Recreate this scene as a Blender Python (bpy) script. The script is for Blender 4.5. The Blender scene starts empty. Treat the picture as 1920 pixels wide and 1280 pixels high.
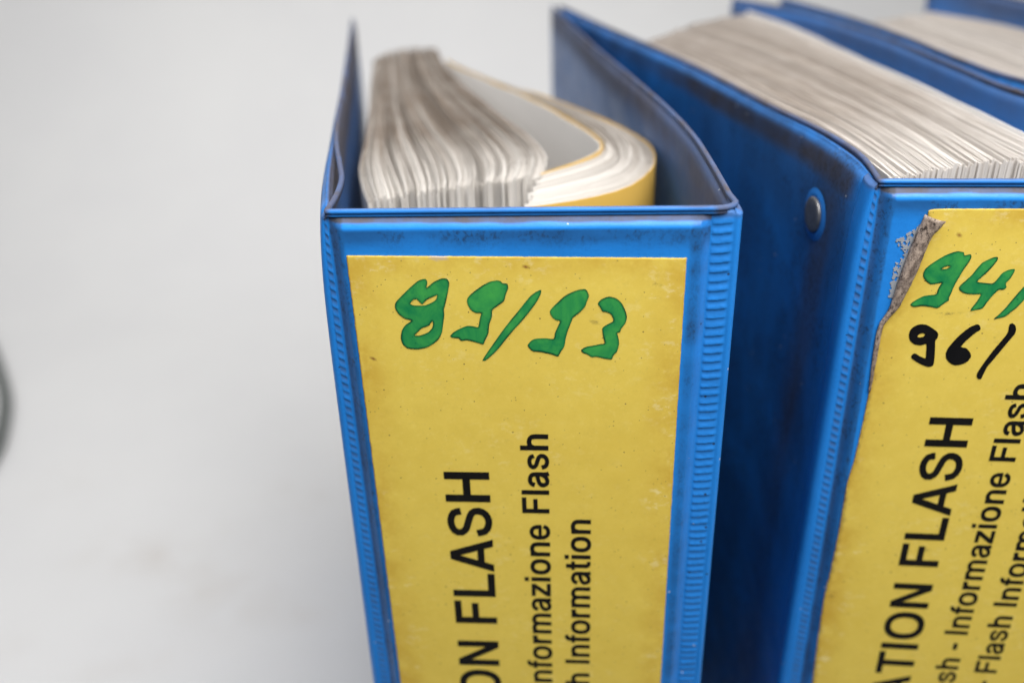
import bpy, bmesh, math, random
import numpy as np
from mathutils import Vector, Matrix, noise
from mathutils.geometry import delaunay_2d_cdt

random.seed(7)
MM = 0.001
scene = bpy.context.scene
col = scene.collection

# ------------------------------------------------------------------ camera
F_PX, IMG_W, IMG_H = 1680.0, 1920.0, 1280.0          # focal length in photo pixels
VP = (1080.0, 3855.0)                                 # where the verticals meet
TOP = 315.0                                           # binder height, mm
CAM_Z = TOP + 57.32                                   # camera height above the table, mm
_d = np.array([VP[0] - IMG_W / 2, VP[1] - IMG_H / 2, F_PX]); _d /= np.linalg.norm(_d)
_fw = np.array([0, 0, 1.0]) - _d[2] * _d; _fw /= np.linalg.norm(_fw)
_rt = np.cross(_d, _fw)
cam_data = bpy.data.cameras.new("camera")
cam = bpy.data.objects.new("camera", cam_data); col.objects.link(cam)
def _w(v): return Vector((float(v @ _rt), float(v @ _fw), float(-(v @ _d))))
_cx, _cy, _cz = _w(np.array([1., 0, 0])), _w(np.array([0, -1., 0])), _w(np.array([0, 0, -1.]))
cam.matrix_world = Matrix(((_cx.x, _cy.x, _cz.x, 0), (_cx.y, _cy.y, _cz.y, 0),
                           (_cx.z, _cy.z, _cz.z, CAM_Z * MM), (0, 0, 0, 1)))
cam_data.sensor_width = 36.0; cam_data.sensor_fit = 'HORIZONTAL'
cam_data.lens = F_PX / IMG_W * 36.0
cam_data.clip_start = 0.01; cam_data.clip_end = 50
cam_data.dof.use_dof = True
cam_data.dof.focus_distance = 0.186
cam_data.dof.aperture_fstop = 7.3
scene.camera = cam

# ------------------------------------------------------------------ light
world = bpy.data.worlds.new("World"); scene.world = world; world.use_nodes = True
bg = world.node_tree.nodes['Background']
bg.inputs['Color'].default_value = (0.93, 0.97, 1.0, 1); bg.inputs['Strength'].default_value = 0.06
def area(name, loc, target, size, power, colr):
    l = bpy.data.lights.new(name, 'AREA'); l.shape = 'SQUARE'; l.size = size; l.energy = power; l.color = colr
    o = bpy.data.objects.new(name, l); col.objects.link(o); o.location = loc
    o.rotation_euler = (Vector(target) - Vector(loc)).to_track_quat('-Z', 'Y').to_euler()
    return o
wash = area("added_wash_backdrop", (-0.15, 0.38, 1.50), (-0.15, 1.18, 0.22), 1.1, 7.2, (1.0, 0.99, 0.98))  # unseen wash lamp, added to brighten the backdrop wall
wash.data.spread = math.radians(95)
area("softbox_above_spines", (0.13, -0.06, 0.76), (0.04, 0.14, 0.25), 0.42, 8.8, (1.0, 0.985, 0.965))
area("added_fill_left", (-1.15, 0.20, 1.25), (0.0, 0.35, 0.28), 0.9, 5.5, (1.0, 0.99, 0.975))  # unseen fill lamp, added to brighten the curled pages from the left
scene.view_settings.view_transform = 'Standard'; scene.view_settings.look = 'None'
scene.view_settings.exposure = -0.15; scene.view_settings.gamma = 1.0

# ------------------------------------------------------------------ helpers
def ray(px, py):
    r = np.array([px - IMG_W / 2, py - IMG_H / 2, F_PX])
    return np.array([r @ _rt, r @ _fw, -(r @ _d)])
def at(px, py, below):
    """plan point (mm) seen at a photo pixel, on the level `below` mm under the camera"""
    r = ray(px, py); k = below / -r[2]
    return np.array([r[0] * k, r[1] * k])
class Frame:
    """a binder's own axes: x along the spine, y into the depth, z up (mm)"""
    def __init__(s, a, b):
        s.o = np.array(a, float); s.ang = math.atan2(b[1] - a[1], b[0] - a[0])
        s.ux = np.array([math.cos(s.ang), math.sin(s.ang)]); s.uy = np.array([-s.ux[1], s.ux[0]])
    def loc(s, p): q = np.asarray(p) - s.o; return np.array([q @ s.ux, q @ s.uy])
    def top(s, px, py, below=57.32): return s.loc(at(px, py, below))
    def face(s, px, py, y=-1.75):
        """local x, z of a photo pixel on the spine's face (the plane y)"""
        r = ray(px, py); k = (s.o @ s.uy + y) / (r[:2] @ s.uy); p = r * k
        return ((p[:2] - s.o) @ s.ux, p[2] + CAM_Z)
def tag(o, label=None, cat=None, group=None, kind=None):
    if label: o['label'] = label
    if cat: o['category'] = cat
    if group: o['group'] = group
    if kind: o['kind'] = kind
    return o
def empty(name, loc, rz=0):
    o = bpy.data.objects.new(name, None); o.empty_display_size = 0.01; col.objects.link(o)
    o.location = loc; o.rotation_euler = (0, 0, rz); return o
def build(name, verts, faces, material, parent=None, attrs=None, smooth=True, sharp=None):
    """verts in mm"""
    me = bpy.data.meshes.new(name)
    me.from_pydata([(v[0] * MM, v[1] * MM, v[2] * MM) for v in verts], [], faces)
    me.materials.append(material)
    for k, vals in (attrs or {}).items():
        a = me.attributes.new(k, 'FLOAT', 'POINT'); a.data.foreach_set('value', np.asarray(vals, dtype=np.float32))
    if smooth: me.polygons.foreach_set('use_smooth', [True] * len(me.polygons))
    me.update()
    if sharp: me.set_sharp_from_angle(angle=math.radians(sharp))
    o = bpy.data.objects.new(name, me); col.objects.link(o)
    if parent is not None: o.parent = parent
    return o
def sm(t):
    t = np.clip(t, 0, 1); return t * t * (3 - 2 * t)
def band(t, a, b, c, d):
    return sm((t - a) / max(b - a, 1e-6)) * (1 - sm((t - c) / max(d - c, 1e-6)))
def catmull(pts, n):
    p = np.array(pts, float)
    q = np.vstack([2 * p[0] - p[1], p, 2 * p[-1] - p[-2]]); out = []
    for i in range(1, len(q) - 2):
        for t in np.linspace(0, 1, 12, endpoint=False):
            a, b, c, d = q[i - 1], q[i], q[i + 1], q[i + 2]
            out.append(0.5 * (2 * b + (c - a) * t + (2 * a - 5 * b + 4 * c - d) * t * t + (3 * b - a - 3 * c + d) * t ** 3))
    out.append(p[-1]); out = np.array(out)
    s = np.concatenate([[0], np.cumsum(np.linalg.norm(np.diff(out, axis=0), axis=1))])
    u = np.linspace(0, s[-1], n)
    return np.stack([np.interp(u, s, out[:, k]) for k in range(out.shape[1])], 1)
def fnoise(x, y, z): return noise.noise(Vector((x, y, z)))
def normals2d(p):
    t = np.gradient(p, axis=0); t /= np.linalg.norm(t, axis=1)[:, None] + 1e-9
    return np.stack([-t[:, 1], t[:, 0]], 1)          # left of the direction of travel

# ------------------------------------------------------------------ materials
class Nodes:
    def __init__(s, name):
        s.m = bpy.data.materials.new(name); s.m.use_nodes = True; s.t = s.m.node_tree
        s.b = s.t.nodes['Principled BSDF']; s.tc = s.t.nodes.new('ShaderNodeTexCoord').outputs['Object']
    def _in(s, sock, v):
        if hasattr(v, 'default_value') and hasattr(v, 'links'): s.t.links.new(v, sock)
        elif isinstance(v, (tuple, list)): sock.default_value = (*v, 1) if len(v) == 3 and sock.type == 'RGBA' else v
        else: sock.default_value = v
    def noise(s, scale, detail=3, rough=.6, stretch=None, out='Fac', dist=0):
        n = s.t.nodes.new('ShaderNodeTexNoise'); vec = s.tc
        if stretch:
            mp = s.t.nodes.new('ShaderNodeMapping'); mp.inputs['Scale'].default_value = stretch
            s.t.links.new(vec, mp.inputs['Vector']); vec = mp.outputs[0]
        s.t.links.new(vec, n.inputs['Vector'])
        n.inputs['Scale'].default_value = scale; n.inputs['Detail'].default_value = detail
        n.inputs['Roughness'].default_value = rough; n.inputs['Distortion'].default_value = dist
        return n.outputs[out]
    def voronoi(s, scale):
        n = s.t.nodes.new('ShaderNodeTexVoronoi'); s.t.links.new(s.tc, n.inputs['Vector']); n.inputs['Scale'].default_value = scale
        return n.outputs['Distance'], n.outputs['Color']
    def math(s, op, a, b=0.0, clamp=False):
        n = s.t.nodes.new('ShaderNodeMath'); n.operation = op; n.use_clamp = clamp
        s._in(n.inputs[0], a); s._in(n.inputs[1], b); return n.outputs[0]
    def ramp(s, v, lo, hi, a=0.0, b=1.0):
        n = s.t.nodes.new('ShaderNodeMapRange'); n.interpolation_type = 'SMOOTHSTEP'
        s._in(n.inputs['Value'], v)
        n.inputs['From Min'].default_value = lo; n.inputs['From Max'].default_value = hi
        n.inputs['To Min'].default_value = a; n.inputs['To Max'].default_value = b; return n.outputs[0]
    def mix(s, f, a, b):
        n = s.t.nodes.new('ShaderNodeMix'); n.data_type = 'RGBA'
        s._in(n.inputs['Factor'], f); s._in(n.inputs['A'], a); s._in(n.inputs['B'], b)
        return n.outputs['Result']
    def attr(s, name):
        n = s.t.nodes.new('ShaderNodeAttribute'); n.attribute_name = name; return n.outputs['Fac']
    def bump(s, h, strength, dist=0.0002):
        n = s.t.nodes.new('ShaderNodeBump'); n.inputs['Strength'].default_value = strength; n.inputs['Distance'].default_value = dist
        s._in(n.inputs['Height'], h); s.t.links.new(n.outputs[0], s.b.inputs['Normal'])
    def set(s, **k):
        for a, v in k.items(): s._in(s.b.inputs[a.replace('_', ' ')], v)
        return s.m

def vinyl():
    n = Nodes('blue_vinyl')
    base = n.mix(n.ramp(n.noise(35, 4), .3, .7), (.014, .195, .62), (.018, .222, .69))
    base = n.mix(n.math('MULTIPLY', n.ramp(n.noise(1300, 5, .8), .50, .75), .30), base, (.005, .07, .30))
    # slate film on the linings: dust, with their sheen put into the colour
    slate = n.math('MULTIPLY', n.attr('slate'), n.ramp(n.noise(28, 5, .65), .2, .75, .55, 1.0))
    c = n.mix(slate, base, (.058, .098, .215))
    # brown handling dirt
    g = n.math('MULTIPLY', n.attr('grime'), n.ramp(n.noise(85, 7, .75), .25, .75, .70, 1.0), True)
    c = n.mix(g, c, (.085, .068, .062))
    # black scuffs, thin and broken; the smooth part also paints shade between binders
    scf = n.ramp(n.noise(1100, 9, .8, (1, 1, .7), dist=.3), .38, .58)
    scf2 = n.ramp(n.noise(75, 5, .75), .25, .58)
    k = n.math('MULTIPLY', n.attr('soot_shade'), n.math('MULTIPLY', n.math('MULTIPLY', scf, scf2), .8), True)
    k = n.math('MAXIMUM', k, n.math('MULTIPLY', n.attr('soot_shade'), n.ramp(n.noise(38, 4), .25, .75, .32, .62)))
    c = n.mix(k, c, (.016, .018, .022))
    # sparse pale dust grains and dark dots
    d, vc = n.voronoi(420)
    sep = n.t.nodes.new('ShaderNodeSeparateColor'); n.t.links.new(vc, sep.inputs[0])
    grain = n.math('MULTIPLY', n.math('LESS_THAN', d, .11), n.math('GREATER_THAN', sep.outputs[0], .94))
    c = n.mix(n.math('MULTIPLY', grain, .75), c, (.62, .62, .60))
    d2, vc2 = n.voronoi(330)
    sep2 = n.t.nodes.new('ShaderNodeSeparateColor'); n.t.links.new(vc2, sep2.inputs[0])
    dot = n.math('MULTIPLY', n.math('LESS_THAN', d2, .10), n.math('GREATER_THAN', sep2.outputs[1], .95))
    c = n.mix(n.math('MULTIPLY', dot, .8), c, (.02, .02, .025))
    r = n.math('ADD', n.ramp(n.noise(90, 4), .3, .7, .33, .45), n.math('MULTIPLY', g, .38))
    n.bump(n.math('ADD', n.noise(1500, 3), n.math('MULTIPLY', n.noise(220, 3), 1.2)), .24, .00012)
    return n.set(Base_Color=c, Roughness=r, Specular_IOR_Level=.30)
def yellow_label():
    n = Nodes('yellow_label_paper')
    c = n.mix(n.ramp(n.noise(190, 8, .8), .3, .72), (.68, .508, .085), (.725, .55, .100))
    c = n.mix(n.math('MULTIPLY', n.ramp(n.noise(620, 7, .8), .52, .72), .28), c, (.84, .70, .22))
    c = n.mix(n.math('MULTIPLY', n.ramp(n.noise(22, 4), .42, .7), .22), c, (.58, .385, .045))
    fl = n.math('MULTIPLY', n.ramp(n.noise(330, 8, .72, (1, 1, 1.6)), .54, .64), n.ramp(n.noise(55, 3), .42, .60))
    fl = n.math('MULTIPLY', fl, n.math('ADD', n.attr('worn'), .22), True)
    c = n.mix(n.math('MULTIPLY', fl, .85), c, (.82, .72, .36))
    c = n.mix(n.math('MULTIPLY', n.ramp(n.noise(700, 7, .85), .52, .75), .30), c, (.42, .33, .08))
    e = n.math('MULTIPLY', n.attr('edge'), n.ramp(n.noise(600, 6, .75), .35, .62, .15, 1.0), True)
    c = n.mix(e, c, (.16, .085, .04))
    o = n.math('MULTIPLY', n.attr('worn'), n.ramp(n.noise(120, 5, .7), .35, .65, .1, .75), True)
    c = n.mix(o, c, (.52, .315, .035))
    for sc, th, gate, colr in ((620, .11, .93, (.12, .08, .03)), (230, .045, .93, (.07, .05, .03)), (1100, .15, .90, (.20, .15, .05))):
        d, vc = n.voronoi(sc); sp = n.t.nodes.new('ShaderNodeSeparateColor'); n.t.links.new(vc, sp.inputs[0])
        c = n.mix(n.math('MULTIPLY', n.math('MULTIPLY', n.math('LESS_THAN', d, th), n.math('GREATER_THAN', sp.outputs[0], gate)), .8), c, colr)
    c = n.mix(n.math('MULTIPLY', n.attr('bare'), n.ramp(n.noise(700, 5), .3, .6, .6, 1)), c, (.50, .40, .28))
    c = n.mix(n.attr('spot'), c, (.19, .065, .02))
    sx = n.math('MULTIPLY', n.attr('smear'), n.ramp(n.noise(800, 8, .8, (.5, 1, 1.5)), .5, .62), True)
    c = n.mix(n.math('MULTIPLY', sx, .85), c, (.06, .05, .035))
    n.bump(n.math('ADD', n.noise(1400, 4), n.noise(260, 3)), .12, .0001)
    return n.set(Base_Color=c, Roughness=n.ramp(n.noise(90, 3), .3, .7, .50, .62), Specular_IOR_Level=.22)
def marker(name, thin, thick, edge):
    n = Nodes(name)
    f = n.ramp(n.noise(120, 6, .7, (1, 1, .7), dist=.6), .30, .72)
    c = n.mix(f, thin, thick)
    c = n.mix(n.math('MULTIPLY', n.ramp(n.noise(1100, 6, .8), .60, .70), n.ramp(n.noise(150, 2), .45, .6)), c, edge)
    c = n.mix(n.math('MULTIPLY', n.attr('rim'), .85), c, edge)
    return n.set(Base_Color=c, Roughness=.5, Specular_IOR_Level=.14)
def paper(name, a, b, dirt):
    n = Nodes(name)
    ri = n.t.nodes.new('ShaderNodeObjectInfo').outputs['Random']
    c = n.mix(ri, a, b)
    f = n.math('MULTIPLY', n.attr('dirt'), n.ramp(n.noise(90, 5, .7), .25, .7, .72, 1.0), True)
    c = n.mix(f, c, dirt)
    n.set(Base_Color=c, Roughness=.8, Specular_IOR_Level=.25)
    tr = n.t.nodes.new('ShaderNodeBsdfTranslucent'); n.t.links.new(c, tr.inputs['Color'])      # thin paper lets light through
    mx = n.t.nodes.new('ShaderNodeMixShader'); mx.inputs[0].default_value = .22
    n.t.links.new(n.b.outputs[0], mx.inputs[1]); n.t.links.new(tr.outputs[0], mx.inputs[2])
    n.t.links.new(mx.outputs[0], n.t.nodes['Material Output'].inputs['Surface'])
    return n.m
def plain(name, c, rough, metallic=0.0, spread=0.0, scale=200):
    n = Nodes(name)
    lo = tuple(max(0, x * (1 - spread)) for x in c); hi = tuple(min(1, x * (1 + spread)) for x in c)
    return n.set(Base_Color=n.mix(n.ramp(n.noise(scale, 5, .7), .3, .7), lo, hi), Roughness=rough, Metallic=metallic)
def kraft():
    n = Nodes('grey_brown_label_back')
    c = n.mix(n.ramp(n.noise(700, 9, .8, (1, 1, .7)), .36, .64), (.10, .07, .055), (.42, .33, .265))
    c = n.mix(n.ramp(n.noise(1300, 6, .8, (1, 1, .45)), .53, .60), c, (.03, .02, .016))
    n.bump(n.noise(900, 6), .5, .0003)
    return n.set(Base_Color=c, Roughness=.85)
def backdrop_mat():
    n = Nodes('white_backdrop_paper')
    c = n.mix(n.ramp(n.noise(5, 4), .3, .7), (.555, .555, .56), (.58, .58, .58))
    c = n.mix(n.math('MULTIPLY', n.attr('smudge'), n.ramp(n.noise(45, 5, .7), .3, .65), True), c, (.46, .43, .40))
    return n.set(Base_Color=c, Roughness=.75)
VINYL = vinyl(); LABEL = yellow_label()
GREEN = marker('green_marker_ink', (.050, .33, .068), (.006, .175, .062), (.001, .045, .022))
BLACK = marker('black_marker_ink', (.008, .008, .009), (.005, .005, .006), (.004, .004, .004))
PRINT = plain('black_print', (.007, .0065, .0065), .6, 0, .25); PRINT.node_tree.nodes['Principled BSDF'].inputs['Specular IOR Level'].default_value = .15
PAGE = paper('page_paper', (.77, .745, .71), (.69, .655, .61), (.24, .188, .148))
WHITE = paper('white_sheet_paper', (.97, .955, .935), (.95, .935, .92), (.45, .42, .38))
PAGE2 = paper('soiled_page_paper', (.72, .69, .66), (.63, .59, .55), (.40, .335, .285))
CARD = paper('yellow_card', (.66, .42, .085), (.66, .42, .085), (.50, .32, .10))
KRAFT = kraft(); GLUE = plain('dried_glue', (.27, .29, .32), .7, 0, .12)
STEEL = plain('dull_steel', (.22, .215, .21), .48, .8, .2, 500)
RUBBER = plain('dark_cable_rubber', (.075, .085, .08), .3, 0, .2)

# ------------------------------------------------------------------ the setting: a white paper sweep
def backdrop():
    prof = [(92, -700), (92, -60), (92.5, -6), (94, -2), (98, 0)]       # unseen: sheet ended and dropped here to keep bounce off the labels
    prof += [(y, 0) for y in np.arange(104, 760, 12)]
    R = 420.0
    prof += [(760 + R * math.sin(t), R - R * math.cos(t)) for t in np.linspace(0, math.pi / 2, 26)]
    prof += [(760 + R, R + 200), (760 + R, R + 900), (760 + R, R + 1500)]
    xs = np.concatenate([[-1700, -1200, -900], np.arange(-620, 421, 13), [700, 1100, 1700]])
    spots = []
    for px, py, r, a in ((250, 1040, 20, .5), (275, 1052, 14, .5), (315, 1050, 16, .5), (372, 1108, 20, .5), (450, 1130, 30, .5),
                         (565, 1142, 18, .55), (535, 915, 13, .4), (580, 937, 13, .5), (180, 1030, 25, .3), (275, 1240, 18, .35),
                         (185, 1255, 16, .4), (345, 1080, 18, .35), (120, 905, 40, .2), (410, 1010, 50, .2), (10, 1210, 16, .35)):
        p = at(px, py, CAM_Z); spots.append((p[0], p[1], r * .55, a * .6))
    V, A = [], []
    for y, z in prof:
        for x in xs:
            V.append((x, y, z + (.6 * fnoise(x * .006, y * .006, 3) if z == 0 else 0)))
            A.append(0 if z != 0 else min(1, sum(a * math.exp(-((x - sx) ** 2 + (y - sy) ** 2) / (2 * r * r)) for sx, sy, r, a in spots)))
    n = len(xs); Fc = [(j * n + i, j * n + i + 1, (j + 1) * n + i + 1, (j + 1) * n + i) for j in range(len(prof) - 1) for i in range(n - 1)]
    o = build('backdrop', V, Fc, backdrop_mat(), None, {'smudge': A})
    tag(o, 'seamless white paper sweep under and behind the binders', kind='structure')
backdrop()

# ------------------------------------------------------------------ binder builder
def grid(nu, nv): return [(j * nu + i, j * nu + i + 1, (j + 1) * nu + i + 1, (j + 1) * nu + i) for j in range(nv - 1) for i in range(nu - 1)]
W, PX1 = 80.0, 75.0                                     # spine width, right edge of its board
def ext(dz): return 2.1 * (1 - math.exp(-max(dz, 0) / 9.0)) + .013 * max(dz, 0)   # the left fold swells below the weld

def spine_board(par, seed, dirt):
    xs = np.concatenate([np.linspace(.15, 4, 18), np.linspace(4.8, 70, 56), np.linspace(70.6, PX1 + .1, 22)])
    dzs = np.concatenate([np.linspace(.95, 7, 34), np.linspace(7.6, 30, 34), np.linspace(31.5, TOP - 8, 110), np.linspace(TOP - 7, TOP - .5, 14)])
    V, G, S = [], [], []
    for dz in dzs:
        for x in xs:
            bx = sm((x - .25) / 2.5) * sm((PX1 - x) / 2.2)
            bz = sm((dz - 1.0) / 2.9) * sm((TOP - dz) / 3)
            d = 1.65 * bx * bz
            d += bx * bz * (.10 * fnoise(x * .12, dz * .06, seed) + .035 * fnoise(x * .6, dz * .5, seed + 4))
            V.append((x, -d, TOP - dz))
            n1 = .5 + .5 * fnoise(x * .09, dz * .3, seed + 9)
            g = 1.6 * band(dz, .85, 1.15, 2.2, 3.0 + .5 * fnoise(x * .15, 0, seed)) * (.8 + .5 * n1) * sm(x / 3 + .2)
            g += .30 * band(x, .1, .5, 1.0, 1.8) * (.4 + .9 * n1)
            g += .35 * band(x, PX1 - 1.6, PX1 - .9, PX1 - .2, PX1 + .4) * n1
            s = 1.15 * band(dz, 3.7, 4.5, 4.9, 8.8) * (.45 + .9 * n1) * (1 if x > 3 else .6)
            s += 2.0 * band(x, .2, .9, 2.4, 3.5) * (.6 + .6 * n1)
            s += .85 * band(x, PX1 - 4.4, PX1 - 3, PX1 - 1.9, PX1 - .6) * (.2 + 1.1 * n1)
            s += .05
            G.append(min(1, g * dirt)); S.append(min(1, s * dirt))
    o = build('spine_board', V, grid(len(xs), len(dzs)), VINYL, par, {'grime': G, 'soot_shade': S, 'slate': [0] * len(V)})
    # lining on the inside of the spine
    V2 = [(x, 2.0, z) for z in (1, TOP - 4, TOP - 1.2) for x in (1, 40, 79)]
    build('spine_lining', V2, grid(3, 3), VINYL, par, {'grime': [.3] * 9, 'soot_shade': [0] * 9, 'slate': [.7] * 9})
    return o

def rib(t):
    """one period of the pressed ribs: blunt bar with a sharp lower lip"""
    t = t % 1.0
    return sm(t / .09) * (1 - sm((t - .18) / .62))
def hinge(par, side, seed, dirt):
    P = 2.02
    dzs = np.concatenate([[.95, 1.05, 1.2, 1.35], np.arange(1.5, TOP - 3, P / 11), [TOP - 2, TOP - .5]])
    if side == 'right':
        path = [(PX1 - .05, .0), (PX1 + .12, .05)] + [(x, .02) for x in np.linspace(PX1 + .3, 79.5, 17)] + \
               [(79.75, -.12), (80.05, -.16), (80.4, -.08), (80.7, .15), (80.95, .55), (81.1, 1.1), (81.2, 2.0), (81.25, 3.5), (81.22, 5), (81.1, 6.5), (80.7, 8)]
        ew = [0] * len(path); r0, r1 = PX1 + .25, 79.6
    else:
        path = [(.3, -.02), (.1, .04)] + [(x, .05 + .35 * (.0 - x)) for x in np.linspace(-.02, -.38, 13)] + \
               [(-.5, .12), (-.62, .18), (-.8, .5), (-.95, 1.0), (-1.1, 1.8), (-1.2, 3), (-1.25, 4.2), (-1.2, 5.6), (-.8, 7.5)]
        ew = [0, 0] + list(np.linspace(.04, .52, 13)) + [.62, .74, .9, .97, 1, 1, 1, 1, 1]; r0, r1 = None, None
    V, G, S = [], [], []
    for dz in dzs:
        top = 1 - sm((dz - .9) / 1.0); e = ext(dz)
        for i, (x, y) in enumerate(path):
            xx = x - ew[i] * e; yy = y
            if side == 'right':
                w = band(x, r0, r0 + .35, r1 - .9, r1)
                ph = (TOP - dz) - .030 * max(0, x - r0 - .6) ** 2
                yy -= .21 * (.75 + .5 * fnoise(3, dz * .5, seed) + .3 * fnoise(xx, dz, seed)) * w * rib(ph / P) * (1 - top)
                rw = w
                xx = xx + top * (min(xx, 79.5) - xx); yy = yy + top * .3
            else:
                w = 1.0 if 2 <= i <= 14 else 0.0
                if w: w = band((i - 2) / 12, 0, .15, .8, 1.0)
                ph = (TOP - dz) - .8 * (i - 2) / 12
                yy -= .15 * (.8 + .6 * fnoise(3, dz * .4, seed)) * w * rib(ph / P) * (1 - top)
                xx += top * (.3 - xx) * .5
                rw = w
            V.append((xx, yy, TOP - dz))
            n1 = .5 + .5 * fnoise(xx * .4, dz * .25, seed)
            g = .55 * band(dz, .7, 1.0, 1.6, 3.0)
            if side == 'left': g += .45 * rw * (1 - rib(ph / P)) * (.5 + .5 * n1)
            else: g += .10 * rw * (1 - rib(ph / P))
            if side == 'right' and i > len(path) - 6: g += .55 * n1
            G.append(min(1, g * dirt)); S.append(min(1, (.10 + .3 * rw * n1 * (rib(ph / P) if side == 'right' else .8)) * dirt))
    return build('ribbed_hinge', V, grid(len(path), len(dzs)), VINYL, par, {'grime': G, 'soot_shade': S, 'slate': [0] * len(V)})

def sweep(name, path, prof, material, par, attr_fn, scale_fn=None, disp_fn=None):
    """prof: closed ring of (off, z); off > 0 lies left of the direction of travel"""
    nrm = normals2d(path); n, m = len(path), len(prof)
    s = np.concatenate([[0], np.cumsum(np.linalg.norm(np.diff(path, axis=0), axis=1))])
    V, At = [], {'grime': [], 'soot_shade': [], 'slate': []}
    for i in range(n):
        sc = scale_fn(s[i], s[-1]) if scale_fn else 1.0
        for off, z in prof:
            dx, dy = disp_fn(s[i], s[-1], z) if disp_fn else (0, 0)
            V.append((path[i][0] + nrm[i][0] * off * sc + dx, path[i][1] + nrm[i][1] * off * sc + dy, z))
            for k, v in zip(('grime', 'soot_shade', 'slate'), attr_fn(s[i], s[-1], off, TOP - z)): At[k].append(min(1, max(0, v)))
    Fc = [(i * m + j, i * m + (j + 1) % m, (i + 1) * m + (j + 1) % m, (i + 1) * m + j) for i in range(n - 1) for j in range(m)]
    Fc += [tuple(range(m))[::-1], tuple((n - 1) * m + j for j in range(m))]
    return build(name, V, Fc, material, par, At)

def cover_profile(T):
    h = T / 2
    zt = [(.42, 1.25), (.40, 1.45), (.62 * h, 1.9), (.88 * h, 2.6), (h, 3.6), (h, 4.5), (h, 5.5), (h, 6.7), (h, 8), (h, 10), (h, 12), (h, 14.5), (h, 18), (h, 22)] + [(h, z) for z in (28, 35, 45, 70, 100, 140, 190, 240, 290)] + [(h, TOP - 3), (.4 * h, TOP - .5)]
    L = [(o, TOP - z) for o, z in zt]
    return L + [(-o, z) for o, z in L[::-1]]

def make_binder(label, fr, left, right, rim_path, seed, dirt, slates, bulge=True):
    root = empty('ring_binder', (fr.o[0] * MM, fr.o[1] * MM, 0), fr.ang)
    tag(root, label, 'binder', 'blue ring binders standing on the white paper')
    spine_board(root, seed, dirt); hinge(root, 'left', seed + 1, dirt); hinge(root, 'right', seed + 2, dirt)
    for which, pts in (('left', left), ('right', right)):
        path = catmull(pts, 46); sg = 1 if which == 'left' else -1      # travelling back, left is outward for the left cover
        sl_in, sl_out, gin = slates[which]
        def at_fn(s, L, off, dz, sg=sg, which=which, sl_in=sl_in, sl_out=sl_out):
            outer = off * sg > 0
            n1 = .5 + .5 * fnoise(s * .014, dz * .035, seed + (20 if outer else 40) + (7 if which == 'left' else 0))
            n2 = .5 + .5 * fnoise(s * .05, dz * .09, seed + 60)
            if outer:
                g = .8 * band(dz, 2.2, 3.4, 6, 10.5) * (.25 + 1.2 * n1) * sm((s - 5) / 7) * (1 - .5 * sm((s - 90) / 80)) + .8 * band(s - .10 * dz, 10, 17, 20, 30) * band(dz, 6, 14, 60, 120) * (.2 + n2) + .9 * max(0, n1 - .50) * band(s, 4, 10, 60, 130) * band(dz, 3, 8, 60, 150)
                so = 1.1 * band(s, 5, 8, 13, 24) * (.3 + 1.2 * n2) * (1 - .6 * sm((dz - 60) / 60)) + 1.0 * max(0, n1 - .3) * band(dz, 6, 14, 70, 170) + .90 * sm((s - 12) / 15)  # scuffs, then a last term painting the gap's shade onto the cover
                return g * dirt, so * dirt, sl_out
            g = 1.1 * band(dz, .5, 1.2, 5, 13) * (.35 + .9 * n1) + .35 * n2 * (1 - sm(dz / 60))
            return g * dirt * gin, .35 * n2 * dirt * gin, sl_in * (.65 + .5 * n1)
        def disp(s, L, z, which=which):
            if which == 'left' and bulge:
                dz = TOP - z; e = ext(dz) * (1 - sm((s - 10) / 60))
                return (-e, 0)
            w = .5 * fnoise(s * .02, z * .02, seed + 80) * sm(s / 30); return (w, 0)
        sc = lambda s, L: (.55 + .45 * sm(s / 4)) * (1 - .35 * sm((s - L + 3) / 3))
        sweep('cover', path, cover_profile(2.7), VINYL, root, at_fn, sc, disp)
    rp = rim_path
    sacc = np.concatenate([[0], np.cumsum(np.linalg.norm(np.diff(rp, axis=0), axis=1))]); rs = (sacc[60], sacc[111])
    half = [(.50, 1.5), (.22, 1.2), (.22, 1.02), (.55, .85), (.60, .6), (.54, .28), (.32, .05)]
    ring = [(o, TOP - d) for o, d in half] + [(0, TOP)] + [(-o, TOP - d) for o, d in half[::-1]]
    def rim_attr(s, L, off, dz):
        n1 = .5 + .5 * fnoise(s * .12, off, seed + 5)
        side = 0 if rs[0] < s < rs[1] else 1.25
        return (.75 * (1 - sm((dz - .05) / .3)) * (.3 + n1) + .35 * max(0, n1 - .45) + side * (.35 + .7 * n1)) * dirt, .55 * max(0, n1 - .35) * dirt, .15
    sweep('rim', rp, ring, VINYL, root, rim_attr)
    return root

def join_rim(left, right, r=4.0):
    """one welded rim: back along the left cover, round the spine, back along the right cover"""
    L = catmull(left, 60)[::-1]
    S = np.array([[x, 0.0] for x in np.linspace(1.2, W - r - 1, 50)])
    a = [(W - r + r * math.sin(t), r - r * math.cos(t)) for t in np.linspace(.1, math.pi / 2 * .92, 12)]
    R = catmull(right, 60)[1:]
    return np.vstack([L, [(0.15, -.02)], S, np.array(a), R])

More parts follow.
